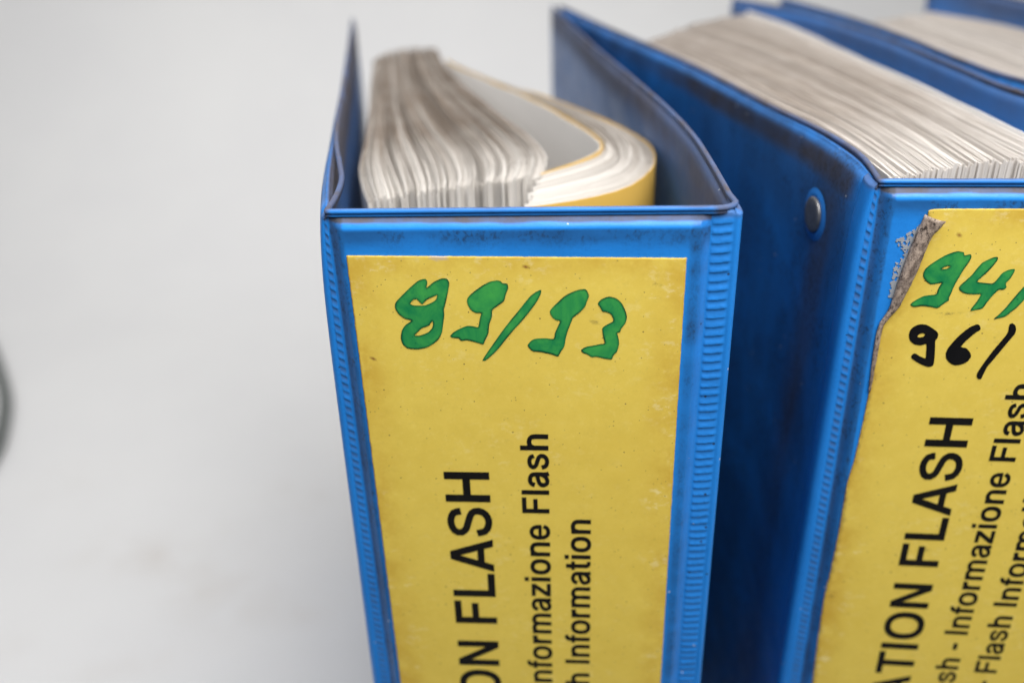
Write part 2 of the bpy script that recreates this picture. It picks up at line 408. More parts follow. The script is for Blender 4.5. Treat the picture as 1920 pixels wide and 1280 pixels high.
# ------------------------------------------------------------------ lettering
def rect(x0, x1, y0, y1): return ('P', [(x0, y0), (x1, y0), (x1, y1), (x0, y1)])
def pen(*p, w=(68, 57)): return ('S', p, w)
def ring_(cx, cy, rx, ry, wx=69, wy=60): return ('R', cx, cy, rx, ry, wx, wy)
STEM = 70
GLYPH = {
 'F': (611, [rect(76, 216, 0, 718), rect(76, 587, 598, 718), rect(76, 538, 305, 420)]),
 'L': (611, [rect(76, 216, 0, 718), rect(76, 583, 0, 122)]),
 'A': (722, [('P', [(20, 0), (168, 0), (384, 620), (361, 718), (276, 718)]), ('P', [(702, 0), (554, 0), (338, 620), (361, 718), (446, 718)]), rect(170, 552, 150, 265)]),
 'S': (667, [pen((552, 490), (510, 612), (345, 665), (170, 622), (114, 520), (185, 428), (340, 380), (508, 320), (560, 215), (495, 95), (335, 46), (160, 105), (106, 245))]),
 'H': (722, [rect(71, 211, 0, 718), rect(511, 651, 0, 718), rect(71, 651, 308, 430)]),
 'I': (278, [rect(69, 209, 0, 718)]),
 'N': (722, [rect(69, 205, 0, 718), rect(518, 654, 0, 718), ('P', [(69, 718), (219, 718), (654, 0), (504, 0)])]),
 'O': (778, [ring_(389, 359, 275, 317)]),
 'R': (722, [rect(76, 216, 0, 718), pen((146, 659), (420, 659), (525, 635), (582, 555), (575, 450), (515, 368), (420, 343), (146, 343)),
             ('P', [(400, 360), (520, 350), (590, 290), (608, 150), (630, 45), (677, 25), (677, 0), (520, 0), (488, 50), (472, 190), (440, 265), (360, 300)])]),
 'M': (833, [rect(69, 201, 0, 718), rect(632, 764, 0, 718), ('P', [(69, 718), (262, 718), (480, 0), (355, 0)]), ('P', [(764, 718), (571, 718), (353, 0), (478, 0)])]),
 'T': (611, [rect(14, 598, 598, 718), rect(236, 376, 0, 718)]),
 'a': (556, [pen((100, 365), (138, 452), (270, 490), (395, 450), (432, 360), (432, 130), (440, 60), (462, 0), w=(68, 54)),
             pen((432, 300), (320, 286), (180, 255), (103, 195), (100, 125), (150, 55), (240, 42), (345, 85), (428, 180), w=(66, 52))]),
 's': (556, [pen((448, 372), (400, 460), (270, 492), (140, 458), (100, 392), (160, 325), (280, 288), (405, 248), (452, 165), (395, 72), (275, 40), (140, 78), (95, 180), w=(66, 54))]),
 'h': (611, [rect(65, 205, 0, 718), pen((135, 360), (190, 450), (310, 487), (430, 450), (476, 345), (476, 0), w=(70, 58))]),
 'n': (611, [rect(65, 203, 0, 532), pen((135, 360), (190, 450), (310, 487), (430, 450), (476, 345), (476, 0), w=(70, 58))]),
 'm': (889, [rect(64, 202, 0, 532), pen((133, 370), (180, 455), (280, 487), (395, 450), (445, 345), (445, 0), w=(68, 57)), pen((445, 370), (492, 455), (592, 487), (707, 450), (757, 345), (757, 0), w=(68, 57))]),
 'i': (278, [rect(69, 209, 0, 532), rect(69, 209, 598, 718)]),
 'l': (278, [rect(69, 209, 0, 718)]),
 'o': (611, [ring_(306, 266, 203, 224, 69, 57)]),
 'r': (389, [rect(64, 204, 0, 532), pen((134, 320), (175, 415), (255, 465), (373, 470), w=(68, 66))]),
 'z': (500, [rect(30, 470, 420, 532), rect(20, 480, 0, 113), ('P', [(20, 108), (20, 100), (190, 100), (470, 424), (470, 432), (300, 432)])]),
 't': (333, [rect(82, 222, 130, 680), rect(10, 309, 435, 532), pen((152, 190), (158, 95), (215, 52), (309, 55), w=(70, 52))]),
 'f': (333, [rect(87, 227, 0, 545), rect(10, 318, 435, 532), pen((157, 500), (166, 610), (225, 665), (318, 668), w=(70, 54))]),
 'e': (556, [rect(100, 520, 215, 305), pen((458, 250), (446, 370), (385, 460), (278, 489), (160, 450), (97, 350), (92, 250), (112, 150), (175, 72), (280, 42), (400, 68), (478, 165), w=(66, 54))]),
 '-': (333, [rect(27, 306, 212, 342)]),
}
def stroke_poly(pts, w):
    p = catmull(pts, 30); t = np.gradient(p, axis=0); t /= np.linalg.norm(t, axis=1)[:, None]
    o = np.stack([-t[:, 1] * w[0], t[:, 0] * w[1]], 1)
    return [tuple(q) for q in p + o] + [tuple(q) for q in (p - o)[::-1]]
def winding(p, l):
    w = 0
    for k in range(len(l)):
        (x1, y1), (x2, y2) = l[k - 1], l[k]
        if (y1 <= p[1]) != (y2 <= p[1]):
            if (p[0] < (x2 - x1) * (p[1] - y1) / (y2 - y1) + x1): w += 1 if y2 > y1 else -1
    return w
_glyph_cache = {}
def glyph_mesh(ch):
    if ch in _glyph_cache: return _glyph_cache[ch]
    polys = []; groups = []
    for s in GLYPH[ch][1]:
        if s[0] == 'P': groups.append([s[1]])
        elif s[0] == 'S': groups.append([stroke_poly(s[1], s[2])])
        else:
            _, cx, cy, rx, ry, wx, wy = s; T_ = np.linspace(0, 2 * math.pi, 48, endpoint=False)
            k = .88                                        # slightly squared bowls
            f = lambda c: np.sign(c) * np.abs(c) ** k
            groups.append([[(cx + (rx + wx) * f(math.cos(t)), cy + (ry + wy) * f(math.sin(t))) for t in T_],
                           [(cx + (rx - wx) * f(math.cos(t)), cy + (ry - wy) * f(math.sin(t))) for t in T_[::-1]]])
    V, E_ = [], []
    for g in groups:
        for l in g:
            b = len(V); V += [Vector((float(x), float(y))) for x, y in l]; E_ += [(b + k, b + (k + 1) % len(l)) for k in range(len(l))]
    r = delaunay_2d_cdt(V, E_, [], 0, 1e-3)
    vs, fs = r[0], r[2]; keep = []
    for f in fs:
        c = ((vs[f[0]].x + vs[f[1]].x + vs[f[2]].x) / 3, (vs[f[0]].y + vs[f[1]].y + vs[f[2]].y) / 3)
        if any(sum(winding(c, l) for l in g) != 0 for g in groups): keep.append(tuple(f))
    _glyph_cache[ch] = ([(v.x, v.y) for v in vs], keep); return _glyph_cache[ch]
def print_line(parent, text, base_x, end_dz, cap, length_scale, y):
    """a printed line running up the label; it ends `end_dz` mm below the binder's top"""
    k = cap / 718.0; kx = k * length_scale
    adv = [278 if c == ' ' else GLYPH[c][0] for c in text]; total = sum(adv)
    V, Fc = [], []; pen_x = 0
    for c, a in zip(text, adv):
        if c != ' ':
            vs, fs = glyph_mesh(c); b = len(V)
            for gx, gy in vs:
                V.append((base_x - gy * k, y, TOP - end_dz - (total - 66 - (pen_x + gx)) * kx))
            Fc += [tuple(b + i for i in f) for f in fs]
        pen_x += a
    return build('printed_text', V, Fc, PRINT, parent, smooth=False)
def hand_mark(parent, fr, outline, holes, material, y, name='handwritten_digit'):
    """a marker stroke: its outline on the label, triangulated with its inside so the ink can pool at the edge"""
    loops = [[fr.face(px, py, -1.9) for px, py in l] for l in [outline] + holes]
    loops = [[tuple(q) for q in smooth_loop(l)] for l in loops]
    V, E_ = [], []
    for l in loops:
        b = len(V); V += [Vector((float(a), float(c))) for a, c in l]; E_ += [(b + k, b + (k + 1) % len(l)) for k in range(len(l))]
    P = np.array([p for l in loops for p in l]); x0, z0 = P.min(0); x1, z1 = P.max(0); st = .30
    inside = lambda c: winding(c, loops[0]) != 0 and all(winding(c, h) == 0 for h in loops[1:])
    for x in np.arange(x0, x1, st):
        for z in np.arange(z0, z1, st):
            if inside((x, z)): V.append(Vector((float(x + random.uniform(-.05, .05)), float(z + random.uniform(-.05, .05)))))
    r = delaunay_2d_cdt(V, E_, [], 0, 1e-4); vs, fs = r[0], r[2]
    keep = []
    for f in fs:
        c = (sum(vs[i].x for i in f) / 3, sum(vs[i].y for i in f) / 3)
        if inside(c): keep.append(tuple(f))
    segs = [(np.array(l), np.roll(np.array(l), -1, axis=0)) for l in loops]
    rim = []
    for v in vs:
        d = 9.0; p = np.array([v.x, v.y])
        for A, B in segs:
            ab = B - A; t = np.clip(((p - A) * ab).sum(1) / ((ab ** 2).sum(1) + 1e-9), 0, 1)
            d = min(d, np.sqrt((((A + ab * t[:, None]) - p) ** 2).sum(1)).min())
        rim.append(float(1 - sm(d / .50)) * (.55 + .9 * max(0, .5 + fnoise(v.x * .35, v.y * .35, 11))))
    o = build(name, [(v.x, y - .02, v.y) for v in vs], keep, material, parent, {'rim': rim}, smooth=False)
    return o
def smooth_loop(l):
    p = np.array(l, float); n = len(p); out = []
    for i in range(n):
        a, b, c, d = p[i - 1], p[i], p[(i + 1) % n], p[(i + 2) % n]
        m = max(1, int(np.linalg.norm(c - b) / .30))
        for k in range(m):
            t = k / m
            out.append(.5 * (2 * b + (c - a) * t + (2 * a - 5 * b + 4 * c - d) * t * t + (3 * b - a - 3 * c + d) * t ** 3) * .7 + (b + (c - b) * t) * .3)
    return out

# ------------------------------------------------------------------ labels
def label_sheet(parent, left_fn, right_fn, z_top_fn, y0, seed, spots, smears, bare, fringe=.55):
    us = np.concatenate([np.linspace(0, .03, 8), np.linspace(.045, .955, 70), np.linspace(.97, 1, 8)])
    dzs = np.concatenate([np.linspace(0, 2.5, 9), np.linspace(3, 140, 210), np.linspace(142, TOP - 30, 40)])
    V, Ed, Wn, Br, Sp, Sm = [], [], [], [], [], []
    for d in dzs:
        for u in us:
            z = 0
            dz0 = z_top_fn(left_fn(0) + u * (right_fn(0) - left_fn(0)))
            dz = dz0 + d
            xl, xr = left_fn(dz), right_fn(dz)
            x = xl + (xr - xl) * u
            V.append((x, y0 + .02 * fnoise(x * .2, dz * .2, seed) - .03 * 0, TOP - dz))
            el, er, et = x - xl, xr - x, d
            e = max(1 - sm(el / (fringe * (.6 + .8 * abs(fnoise(1, dz * .3, seed))))), (1 - sm(er / .35)) * .7, (1 - sm(et / .30)) * .6)
            Ed.append(e)
            n1 = .5 + .5 * fnoise(x * .10, dz * .06, seed + 3)
            Wn.append(max((1 - sm(el / 9)), (1 - sm(er / 9)), .8 * (1 - sm(et / 8))) * (.3 + n1))
            b = 0
            for bx, bz, rx, rz in bare: b = max(b, 1 - sm((math.hypot((x - bx) / rx, (dz - bz) / rz) + .35 * fnoise(x, dz, seed) - .7) / .3))
            Br.append(b)
            Sp.append(max([0] + [1 - sm((math.hypot(x - sx, dz - sz) / r - .6) / .5) for sx, sz, r in spots]))
            Sm.append(max([0] + [1 - sm(math.hypot((x - sx) / rx, (dz - sz) / rz)) for sx, sz, rx, rz in smears]))
    o = build('label', V, grid(len(us), len(dzs)), LABEL, parent, {'edge': Ed, 'worn': Wn, 'bare': Br, 'spot': Sp, 'smear': Sm})
    so = o.modifiers.new('thickness', 'SOLIDIFY'); so.thickness = .00016; so.offset = 1
    return o

# ------------------------------------------------------------------ paper stacks
def page(parent, path, thick, ztop, height, material, dirt, name='page', top_dirt=None):
    """a leaf or a few leaves held together: a plan curve with thickness, standing upright"""
    n = len(path); nr = normals2d(path); h = thick / 2
    ring = [(-h, -height), (-h, -7), (-h, -.35), (-h * .6, 0), (h * .6, 0), (h, -.35), (h, -7), (h, -height)]
    dl = [.10, .25, 1, 1, 1, 1, .25, .10]
    m = len(ring); V, D = [], []
    ph = random.uniform(0, 50)
    for i in range(n):
        zj = .35 * fnoise(i * .3, ph, 2)
        for j, (o, z) in enumerate(ring):
            V.append((path[i][0] + nr[i][0] * o, path[i][1] + nr[i][1] * o, ztop + z + zj))
            back = i / (n - 1)
            D.append(min(1, dl[j] * dirt * (.22 + 1.0 * sm(back / .35))))
    Fc = [(i * m + j, i * m + (j + 1) % m, (i + 1) * m + (j + 1) % m, (i + 1) * m + j) for i in range(n - 1) for j in range(m)]
    Fc += [tuple(range(m))[::-1], tuple((n - 1) * m + j for j in range(m))]
    return build(name, V, Fc, material, parent, {'dirt': D}, smooth=True, sharp=28)
def blend(guides, ss, s):
    """interpolate guide curves sampled alike"""
    if s <= ss[0]: k, t = 0, (s - ss[0]) / (ss[1] - ss[0])
    elif s >= ss[-1]: k, t = len(ss) - 2, (s - ss[-2]) / (ss[-1] - ss[-2])
    else:
        k = max(i for i in range(len(ss) - 1) if ss[i] <= s); t = (s - ss[k]) / (ss[k + 1] - ss[k])
    if len(ss) == 2: return guides[0] * (1 - t) + guides[1] * t
    # smooth blend through neighbours
    a = guides[max(k - 1, 0)]; b = guides[k]; c = guides[k + 1]; d = guides[min(k + 2, len(ss) - 1)]
    return .5 * (2 * b + (c - a) * t + (2 * a - 5 * b + 4 * c - d) * t * t + (3 * b - a - 3 * c + d) * t ** 3)
def stack(label, cat, guides, ss, below, count, thick, material, dirt, seed, jit=2.0, height=292, front_lo=-2, wave=.5, name='page', bunch=.006, vary=.75, pale=()):
    random.seed(seed)
    G = [catmull([at(px, py, below) for px, py in g], 36) for g in guides]
    o0 = G[0][0]; root = empty('paper_stack', (o0[0] * MM, o0[1] * MM, (CAM_Z - below - height) * MM)); tag(root, label, cat, 'paper stacks filed in the binders')
    zt = height
    for i in range(count):
        s = (i + .5) / count
        s += bunch * fnoise(i * .22, 9, seed) + .003 * fnoise(i * 1.1, 2, seed)
        p = blend(G, ss, s).copy()
        t = np.linspace(0, 1, len(p))[:, None]
        nr = normals2d(p); ph = i * .22
        wv = np.array([fnoise(q * 2.2, ph, seed) for q in t[:, 0]])[:, None]
        p = p + nr * wv * wave
        tang = p[0] - p[1]; tang /= np.linalg.norm(tang)
        p[0] += tang * (random.uniform(-.7, .7) * (vary + .2) + jit * .5 * fnoise(i * .31, 7, seed))
        tb = p[-1] - p[-2]; tb /= np.linalg.norm(tb); p[-1] += tb * random.uniform(-jit, jit)
        pl = sum(a * math.exp(-((s - c) / w) ** 2) for c, w, a in pale)
        cl = fnoise(i * .16, seed, 3) + .5 * fnoise(i * .6, seed, 5)
        dd = dirt * min(1.15, max(.12, .88 + vary * cl + random.uniform(-.08, .08) - pl))
        page(root, p - o0, thick * random.uniform(.7, 1.15), zt + .9 * fnoise(i * .13, 1, seed) + random.uniform(-.34, .34) + vary * random.choice((0,) * 9 + (-1.8, -1.3, 1.2)), zt, material, dd, name)
    return root, G, o0

# ------------------------------------------------------------------ binder with the whole label (left)
A = Frame((-35.7, 168.9), (44.0, 162.1))
aL = [(-.1, 2.5)] + [A.top(*p) for p in ((616, 330), (620, 285), (631, 213), (644, 148), (655, 75), (661, 34))]
aR = [(79.6, 3.0)] + [A.top(*p) for p in ((1336, 304), (1300, 250), (1250, 198), (1184, 142), (1119, 89), (1066, 40), (1036, 10))]
aLrim = [(.05, .6)] + [A.top(*p) for p in ((629, 364), (640, 332), (636, 300), (630, 262), (634, 213), (645, 148), (655, 75), (661, 34))]
binder_a = make_binder('blue ring binder marked 89/93 in green on its whole yellow label', A, aL, aR, join_rim(aLrim, aR), 1.0, 1.0,
                       {'left': (.8, 0, 1.9), 'right': (.85, .1, .7)})
la = label_sheet(binder_a, lambda dz: 3.5 + .10 * fnoise(dz * .5, 1, 3) + .05 * fnoise(dz * 2.5, 1, 3), lambda dz: 70.6 + .06 * fnoise(dz * .4, 7, 3),
                 lambda x: 9.1 + .013 * (x - 3.5) + .05 * fnoise(x * .6, 2, 3), -1.92, 21.0,
                 [(A.face(988, 500)[0], TOP - A.face(988, 500)[1], .42), (A.face(700, 672)[0], TOP - A.face(700, 672)[1], .2)],
                 [(A.face(1233, 540)[0], TOP - A.face(1233, 540)[1], 1.0, 4.0), (A.face(945, 940)[0], TOP - A.face(945, 940)[1], 1.3, 1.2), (A.face(1115, 602)[0], TOP - A.face(1115, 602)[1], 1.2, .8),
                  (A.face(977, 538)[0], TOP - A.face(977, 538)[1], .7, 1.0)],
                 [(A.face(822, 482)[0], TOP - A.face(822, 482)[1], 1.9, 1.0)])
YT = -2.0
print_line(la, 'INFORMATION FLASH', 29.75, 61.2, 10.3, 1.0, YT)
print_line(la, 'Flash - Informazione Flash', 43.15, 51.0, 6.25, 1.0, YT)
print_line(la, '- Flash Information', 52.6, 74.2, 6.1, 1.0, YT)
c4 = lambda pts: [(590 + x / 3.555, 360 + y / 3.555) for x, y in pts]
c5 = lambda pts: [(1000 + x / 3.555, 360 + y / 3.555) for x, y in pts]
c6 = lambda pts: [(1700 + x / 4.573, 440 + y / 4.573) for x, y in pts]
hand_mark(la, A, c4([(700, 585), (738, 577), (752, 597), (748, 635), (790, 600), (840, 576), (880, 575), (898, 605), (890, 660), (880, 710), (868, 760), (862, 775), (865, 820), (858, 870), (850, 930), (830, 975), (790, 1010), (740, 1035), (680, 1045), (620, 1038), (588, 1010), (575, 970), (582, 920), (605, 885), (645, 855), (600, 840), (560, 810), (536, 770), (540, 735), (570, 700), (620, 650), (670, 605)]),
          [c4([(637, 740), (660, 715), (680, 712), (700, 730), (718, 745), (750, 715), (790, 695), (818, 685), (808, 715), (780, 735), (740, 752), (690, 755), (655, 752)]),
           c4([(668, 952), (690, 930), (715, 905), (745, 895), (765, 885), (785, 858), (790, 870), (785, 900), (760, 930), (720, 948), (690, 955)])], GREEN, YT)
hand_mark(la, A, c4([(1215, 587), (1240, 592), (1252, 605), (1285, 610), (1290, 640), (1275, 680), (1262, 725), (1215, 760), (1185, 785), (1182, 830), (1165, 880), (1158, 940), (1135, 990), (1125, 1012), (1080, 1000), (1020, 985), (975, 988), (960, 972), (915, 968), (903, 957), (930, 930), (975, 905), (1020, 890), (1060, 893), (1090, 898), (1098, 860), (1105, 825), (1110, 805), (1075, 803), (1045, 785), (1025, 755), (1015, 720), (1030, 690), (1070, 655), (1120, 620), (1170, 595)]), [], GREEN, YT)
hand_mark(la, A, [(1015, 543), (1006, 546), (995, 554), (984, 567), (972, 582), (958, 599), (944, 617), (927, 641), (913, 661), (904.5, 675), (908, 675.6), (916, 671), (933, 655), (950, 634), (964, 617), (978, 602), (992, 585), (1006, 566), (1013, 553)], [], GREEN, YT, 'handwritten_slash')
hand_mark(la, A, c5([(345, 645), (358, 655), (372, 690), (358, 725), (345, 762), (310, 800), (265, 835), (255, 860), (235, 910), (218, 965), (212, 1000), (205, 1030), (185, 1060), (165, 1092), (120, 1078), (60, 1065), (20, 1060), (0, 1060), (-20, 1045), (-38, 1018), (-10, 985), (20, 975), (80, 972), (135, 975), (145, 935), (165, 890), (178, 858), (150, 850), (125, 830), (110, 795), (125, 770), (160, 735), (210, 690), (270, 660), (310, 648)]), [], GREEN, YT)
hand_mark(la, A, c5([(430, 740), (455, 712), (505, 695), (555, 708), (590, 740), (615, 790), (624, 830), (615, 870), (585, 910), (580, 930), (560, 938), (568, 970), (572, 1010), (558, 1060), (535, 1085), (522, 1112), (480, 1108), (420, 1095), (390, 1098), (360, 1080), (330, 1068), (318, 1050), (350, 1030), (400, 1020), (450, 1010), (475, 1005), (465, 960), (460, 905), (490, 882), (530, 860), (532, 840), (515, 810), (480, 795), (462, 795), (445, 765)]), [], GREEN, YT)

# ------------------------------------------------------------------ binder with the torn label (right)
B = Frame((75.8, 174.9), (155.2, 165.05))
bL = [(.6, 2.5)] + [B.top(*p) for p in ((1608, 287), (1532, 239), (1439, 195), (1308, 127), (1210, 83), (1115, 42), (1052, 12))]
bR = [(79.6, 3.0), (78.5, 22)] + [B.top(*p) for p in ((1920, 171), (1800, 125), (1683, 77), (1600, 48), (1515, 22), (1453, 10), (1376, -4))]
bLrim = [(.15, .8)] + [B.top(*p) for p in ((1611, 284), (1532, 236), (1439, 192), (1308, 124), (1210, 80), (1115, 39), (1050, 9))]
binder_b = make_binder('blue ring binder with torn yellow label marked 94/ in green above 96/ in black', B, bL, bR, join_rim(bLrim, bR), 5.0, 1.15,
                       {'left': (.4, .0, .6), 'right': (.35, .1, .4)}, True)
tear = [(1740, 400), (1738, 414), (1712, 470), (1692, 520), (1680, 560), (1668, 588), (1654, 602), (1646, 625), (1640, 660), (1633, 712), (1629, 735), (1618, 790), (1602, 860), (1588, 905), (1570, 1010), (1556, 1075), (1545, 1120), (1533, 1200), (1523, 1280)]
tp = [B.face(px, py) for px, py in tear]; tdz = [TOP - z for x, z in tp]; tx = [x for x, z in tp]
def tear_x(dz): return float(np.interp(dz, tdz, tx)) + .10 * fnoise(dz * .9, 4, 8) + .07 * fnoise(dz * 3, 4, 8)
bf = lambda px, py: (B.face(px, py)[0], TOP - B.face(px, py)[1])
lb = label_sheet(binder_b, tear_x, lambda dz: 70.0, lambda x: 5.75 - .004 * x + .35 * math.exp(-max(0, x - 10) / .8) + .05 * fnoise(x * .6, 2, 9), -1.92, 33.0,
                 [(*bf(1798, 441), .12)], [(*bf(1772, 588), 2.5, 1.0), (*bf(1790, 585), 2.2, .9), (*bf(1822, 590), 1.5, .8), (*bf(1866, 636), .5, .8), (*bf(1735, 1030), 2.5, 1.5), (*bf(1560, 1115), 2.0, 3.5), (*bf(1648, 694), .5, .3)], [], 1.7)
print_line(lb, 'INFORMATION FLASH', 28.15, 55.0, 9.35, 1.05, YT)
x2, z2 = bf(1898, 872)
print_line(lb, 'Flash - Informazione Flash', x2 + .25, 45.9, 5.75, 1.04, YT)
print_line(lb, '- Flash Information', 49.2, 66.8, 5.6, 1.04, YT)
hand_mark(lb, B, c6([(490, 150), (495, 175), (545, 165), (555, 185), (545, 215), (515, 260), (480, 310), (445, 370), (410, 430), (385, 490), (362, 540), (362, 560), (330, 580), (265, 625), (200, 615), (130, 608), (60, 617), (30, 598), (50, 575), (100, 545), (150, 522), (250, 508), (262, 480), (280, 440), (300, 410), (250, 418), (205, 422), (165, 395), (143, 360), (142, 325), (160, 290), (200, 255), (260, 215), (330, 175), (400, 148), (440, 140)]),
          [c6([(298, 292), (330, 272), (360, 265), (372, 270), (355, 285), (325, 292)])], GREEN, YT)
hand_mark(lb, B, c6([(780, 190), (778, 215), (745, 260), (700, 310), (650, 355), (605, 400), (660, 410), (735, 415), (775, 380), (815, 330), (870, 300), (925, 292), (920, 320), (890, 370), (850, 415), (855, 450), (830, 468), (790, 470), (740, 515), (690, 575), (650, 628), (600, 640), (545, 650), (560, 620), (600, 570), (635, 508), (590, 508), (520, 505), (475, 490), (447, 460), (460, 430), (500, 395), (560, 340), (600, 290), (645, 240), (700, 210), (750, 190)]), [], GREEN, YT)
hand_mark(lb, B, c6([(745, 720), (790, 680), (850, 620), (900, 560), (960, 490), (1030, 415), (1090, 360), (1105, 370), (1090, 420), (1050, 490), (1006, 555), (940, 625), (900, 655), (850, 695), (790, 713)]), [], GREEN, YT, 'handwritten_slash')
hand_mark(lb, B, c6([(130, 765), (170, 770), (215, 795), (255, 825), (270, 850), (262, 885), (245, 905), (243, 960), (240, 1030), (232, 1100), (220, 1122), (190, 1130), (150, 1120), (90, 1090), (45, 1060), (38, 1035), (60, 1015), (85, 1020), (110, 1038), (160, 1055), (165, 1010), (168, 935), (120, 945), (65, 935), (30, 905), (18, 860), (30, 815), (60, 785), (100, 768)]),
          [c6([(90, 868), (115, 845), (140, 840), (160, 850), (140, 872), (105, 878)])], BLACK, YT)
hand_mark(lb, B, c6([(600, 765), (625, 775), (632, 810), (600, 830), (550, 870), (500, 915), (465, 958), (510, 970), (545, 1010), (550, 1045), (520, 1085), (470, 1108), (415, 1115), (370, 1095), (340, 1060), (335, 1015), (350, 975), (385, 930), (430, 880), (480, 835), (540, 790)]), [], BLACK, YT)
hand_mark(lb, B, c6([(905, 755), (930, 775), (937, 810), (925, 850), (890, 890), (840, 950), (790, 1010), (740, 1070), (690, 1130), (660, 1185), (640, 1230), (615, 1235), (600, 1215), (603, 1185), (630, 1140), (680, 1070), (740, 990), (800, 920), (850, 860), (870, 825), (875, 785), (885, 762)]), [], BLACK, YT, 'handwritten_slash')

def peel():
    """the label's torn corner rolled over on itself, grey-brown back outwards"""
    Lp = [(1735, 402), (1727, 420), (1716, 445), (1704, 475), (1694, 502), (1684, 530), (1676, 556), (1669, 576), (1660, 592), (1652, 603), (1645, 622), (1639, 655), (1633, 700), (1629, 735)]
    Rp = [(1773, 415), (1762, 427), (1747, 443), (1736, 467), (1727, 490), (1716, 516), (1704, 541), (1694, 562), (1682, 582), (1668, 597), (1655, 618), (1648, 655), (1640, 700), (1633, 735)]
    L = catmull([B.face(*p, -2.2) for p in Lp], 60); R = catmull([B.face(*p, -2.6) for p in Rp], 60)
    K = 14; V = []
    for i in range(60):
        t = i / 59; w = R[i] - L[i]; ww = np.linalg.norm(w)
        lift = min(1.5, .48 * ww) * (1 - .7 * sm((t - .6) / .3))
        rag = .16 * fnoise(i * .55, 2, 4) + .12 * fnoise(i * 1.7, 5, 4)
        for k in range(K):
            u = k / (K - 1)
            a = math.pi * (1.0 - .93 * u)                     # from the fold on the left over to the free edge
            h = math.sin(a * .98) * lift * (1 - .25 * u) + .10 + .35 * (u ** 3) * lift * (1 - t)
            x, z = L[i] + w * (.5 + .5 * math.cos(a) if u < 1 else 1.0) + (w / (ww + 1e-6)) * rag * u ** 2
            V.append((x, -1.95 - h - .06 * fnoise(i * .8, k * .7, 9), z))
    o = build('peeled_corner', V, grid(K, 60), KRAFT, lb)
    o['label'] = 'grey-brown torn corner of the label curled over to show its back'
    so = o.modifiers.new('thickness', 'SOLIDIFY'); so.thickness = .0002; so.offset = 0
peel()
def glue():
    """dried adhesive left where the label was torn off, an irregular film full of holes"""
    x0, z0 = B.face(1690, 430); x1, z1 = B.face(1722, 415); x2_, z2_ = B.face(1676, 552)
    st = .22; V, Fc, idx = [], [], {}
    a = np.array(B.face(1727, 418)); b = np.array(B.face(1672, 560)); ab = b - a; Ln = np.linalg.norm(ab); ab = ab / Ln; nn = np.array([ab[1], -ab[0]])
    if nn[0] > 0: nn = -nn
    def wid(t): return np.interp(t, [0, .08, .2, .24, .3, .36, .5, .58, .7, .85, 1], [0.2, .8, 2.6, 3.4, 3.2, 1.5, 1.2, 1.9, 1.5, 1.0, .6])
    def vid(i, j):
        if (i, j) not in idx:
            p = a + ab * (i * st) + nn * (j * st - .4)
            j_ = .09 * np.array([fnoise(i * 1.3, j * 1.3, 1), fnoise(i * 1.3, j * 1.3, 8)])
            idx[(i, j)] = len(V); V.append((p[0] + j_[0], -1.66 - .09, p[1] + j_[1]))
        return idx[(i, j)]
    for i in range(int(Ln / st)):
        for j in range(20):
            t = i * st / Ln; off = j * st - .4
            if off > wid(t) + .5 * fnoise(i * .25, j * .2, 6): continue
            if fnoise(i * .30, j * .36, 14) + .35 * fnoise(i * .8, j * .8, 2) > .10 + .25 * (off < .3): continue
            Fc.append((vid(i, j), vid(i + 1, j), vid(i + 1, j + 1), vid(i, j + 1)))
    o = build('glue_residue', V, Fc, GLUE, binder_b, smooth=False)
    so = o.modifiers.new('thickness', 'SOLIDIFY'); so.thickness = .00006; so.offset = 0
glue()
def rivet():
    r0 = ray(1526, 402)
    pth = catmull(bL, 200); nr = normals2d(pth)
    # find where the sight line meets the cover's outer face
    best = None
    for i in range(200):
        p = pth[i] + nr[i] * 1.35 - np.array([ext(40) * (1 - sm((np.linalg.norm(pth[i] - pth[0]) - 10) / 60)), 0])
        wpt = B.o + B.ux * p[0] + B.uy * p[1]
        k = (wpt @ np.array([r0[1], -r0[0]]))
        if best is None or abs(k) < best[0]: best = (abs(k), p, nr[i], wpt)
    _, p, n_, wpt = best
    z = r0[2] * (wpt[1] / r0[1]) + CAM_Z
    o = empty('rivet', (p[0] * MM, p[1] * MM, z * MM)); o.parent = binder_b
    tdir = np.array([n_[1], -n_[0]])
    def lathe(name, prof, mat):
        V, Fc = [], []; K = 40
        for r, h in prof:
            for k in range(K):
                a = 2 * math.pi * k / K
                V.append((n_[0] * h + tdir[0] * r * math.cos(a), n_[1] * h + tdir[1] * r * math.cos(a), r * math.sin(a)))
        for j in range(len(prof) - 1):
            for k in range(K): Fc.append((j * K + k, j * K + (k + 1) % K, (j + 1) * K + (k + 1) % K, (j + 1) * K + k))
        Fc.append(tuple((len(prof) - 1) * K + k for k in range(K)))
        at_ = {'grime': [.12] * len(V), 'soot_shade': [.35] * len(V), 'slate': [0] * len(V)} if mat is VINYL else None
        return build(name, V, Fc, mat, o, at_)
    lathe('rivet_head', [(4.2, .1), (4.35, .5), (4.2, .78), (3.8, .92), (2.4, 1.0), (1, 1.03), (.2, 1.04)], STEEL)
    lathe('rivet_collar', [(6.4, -.05), (5.9, .06), (5.4, .22), (5.0, .30), (4.7, .30), (4.2, .2)], VINYL)
rivet()

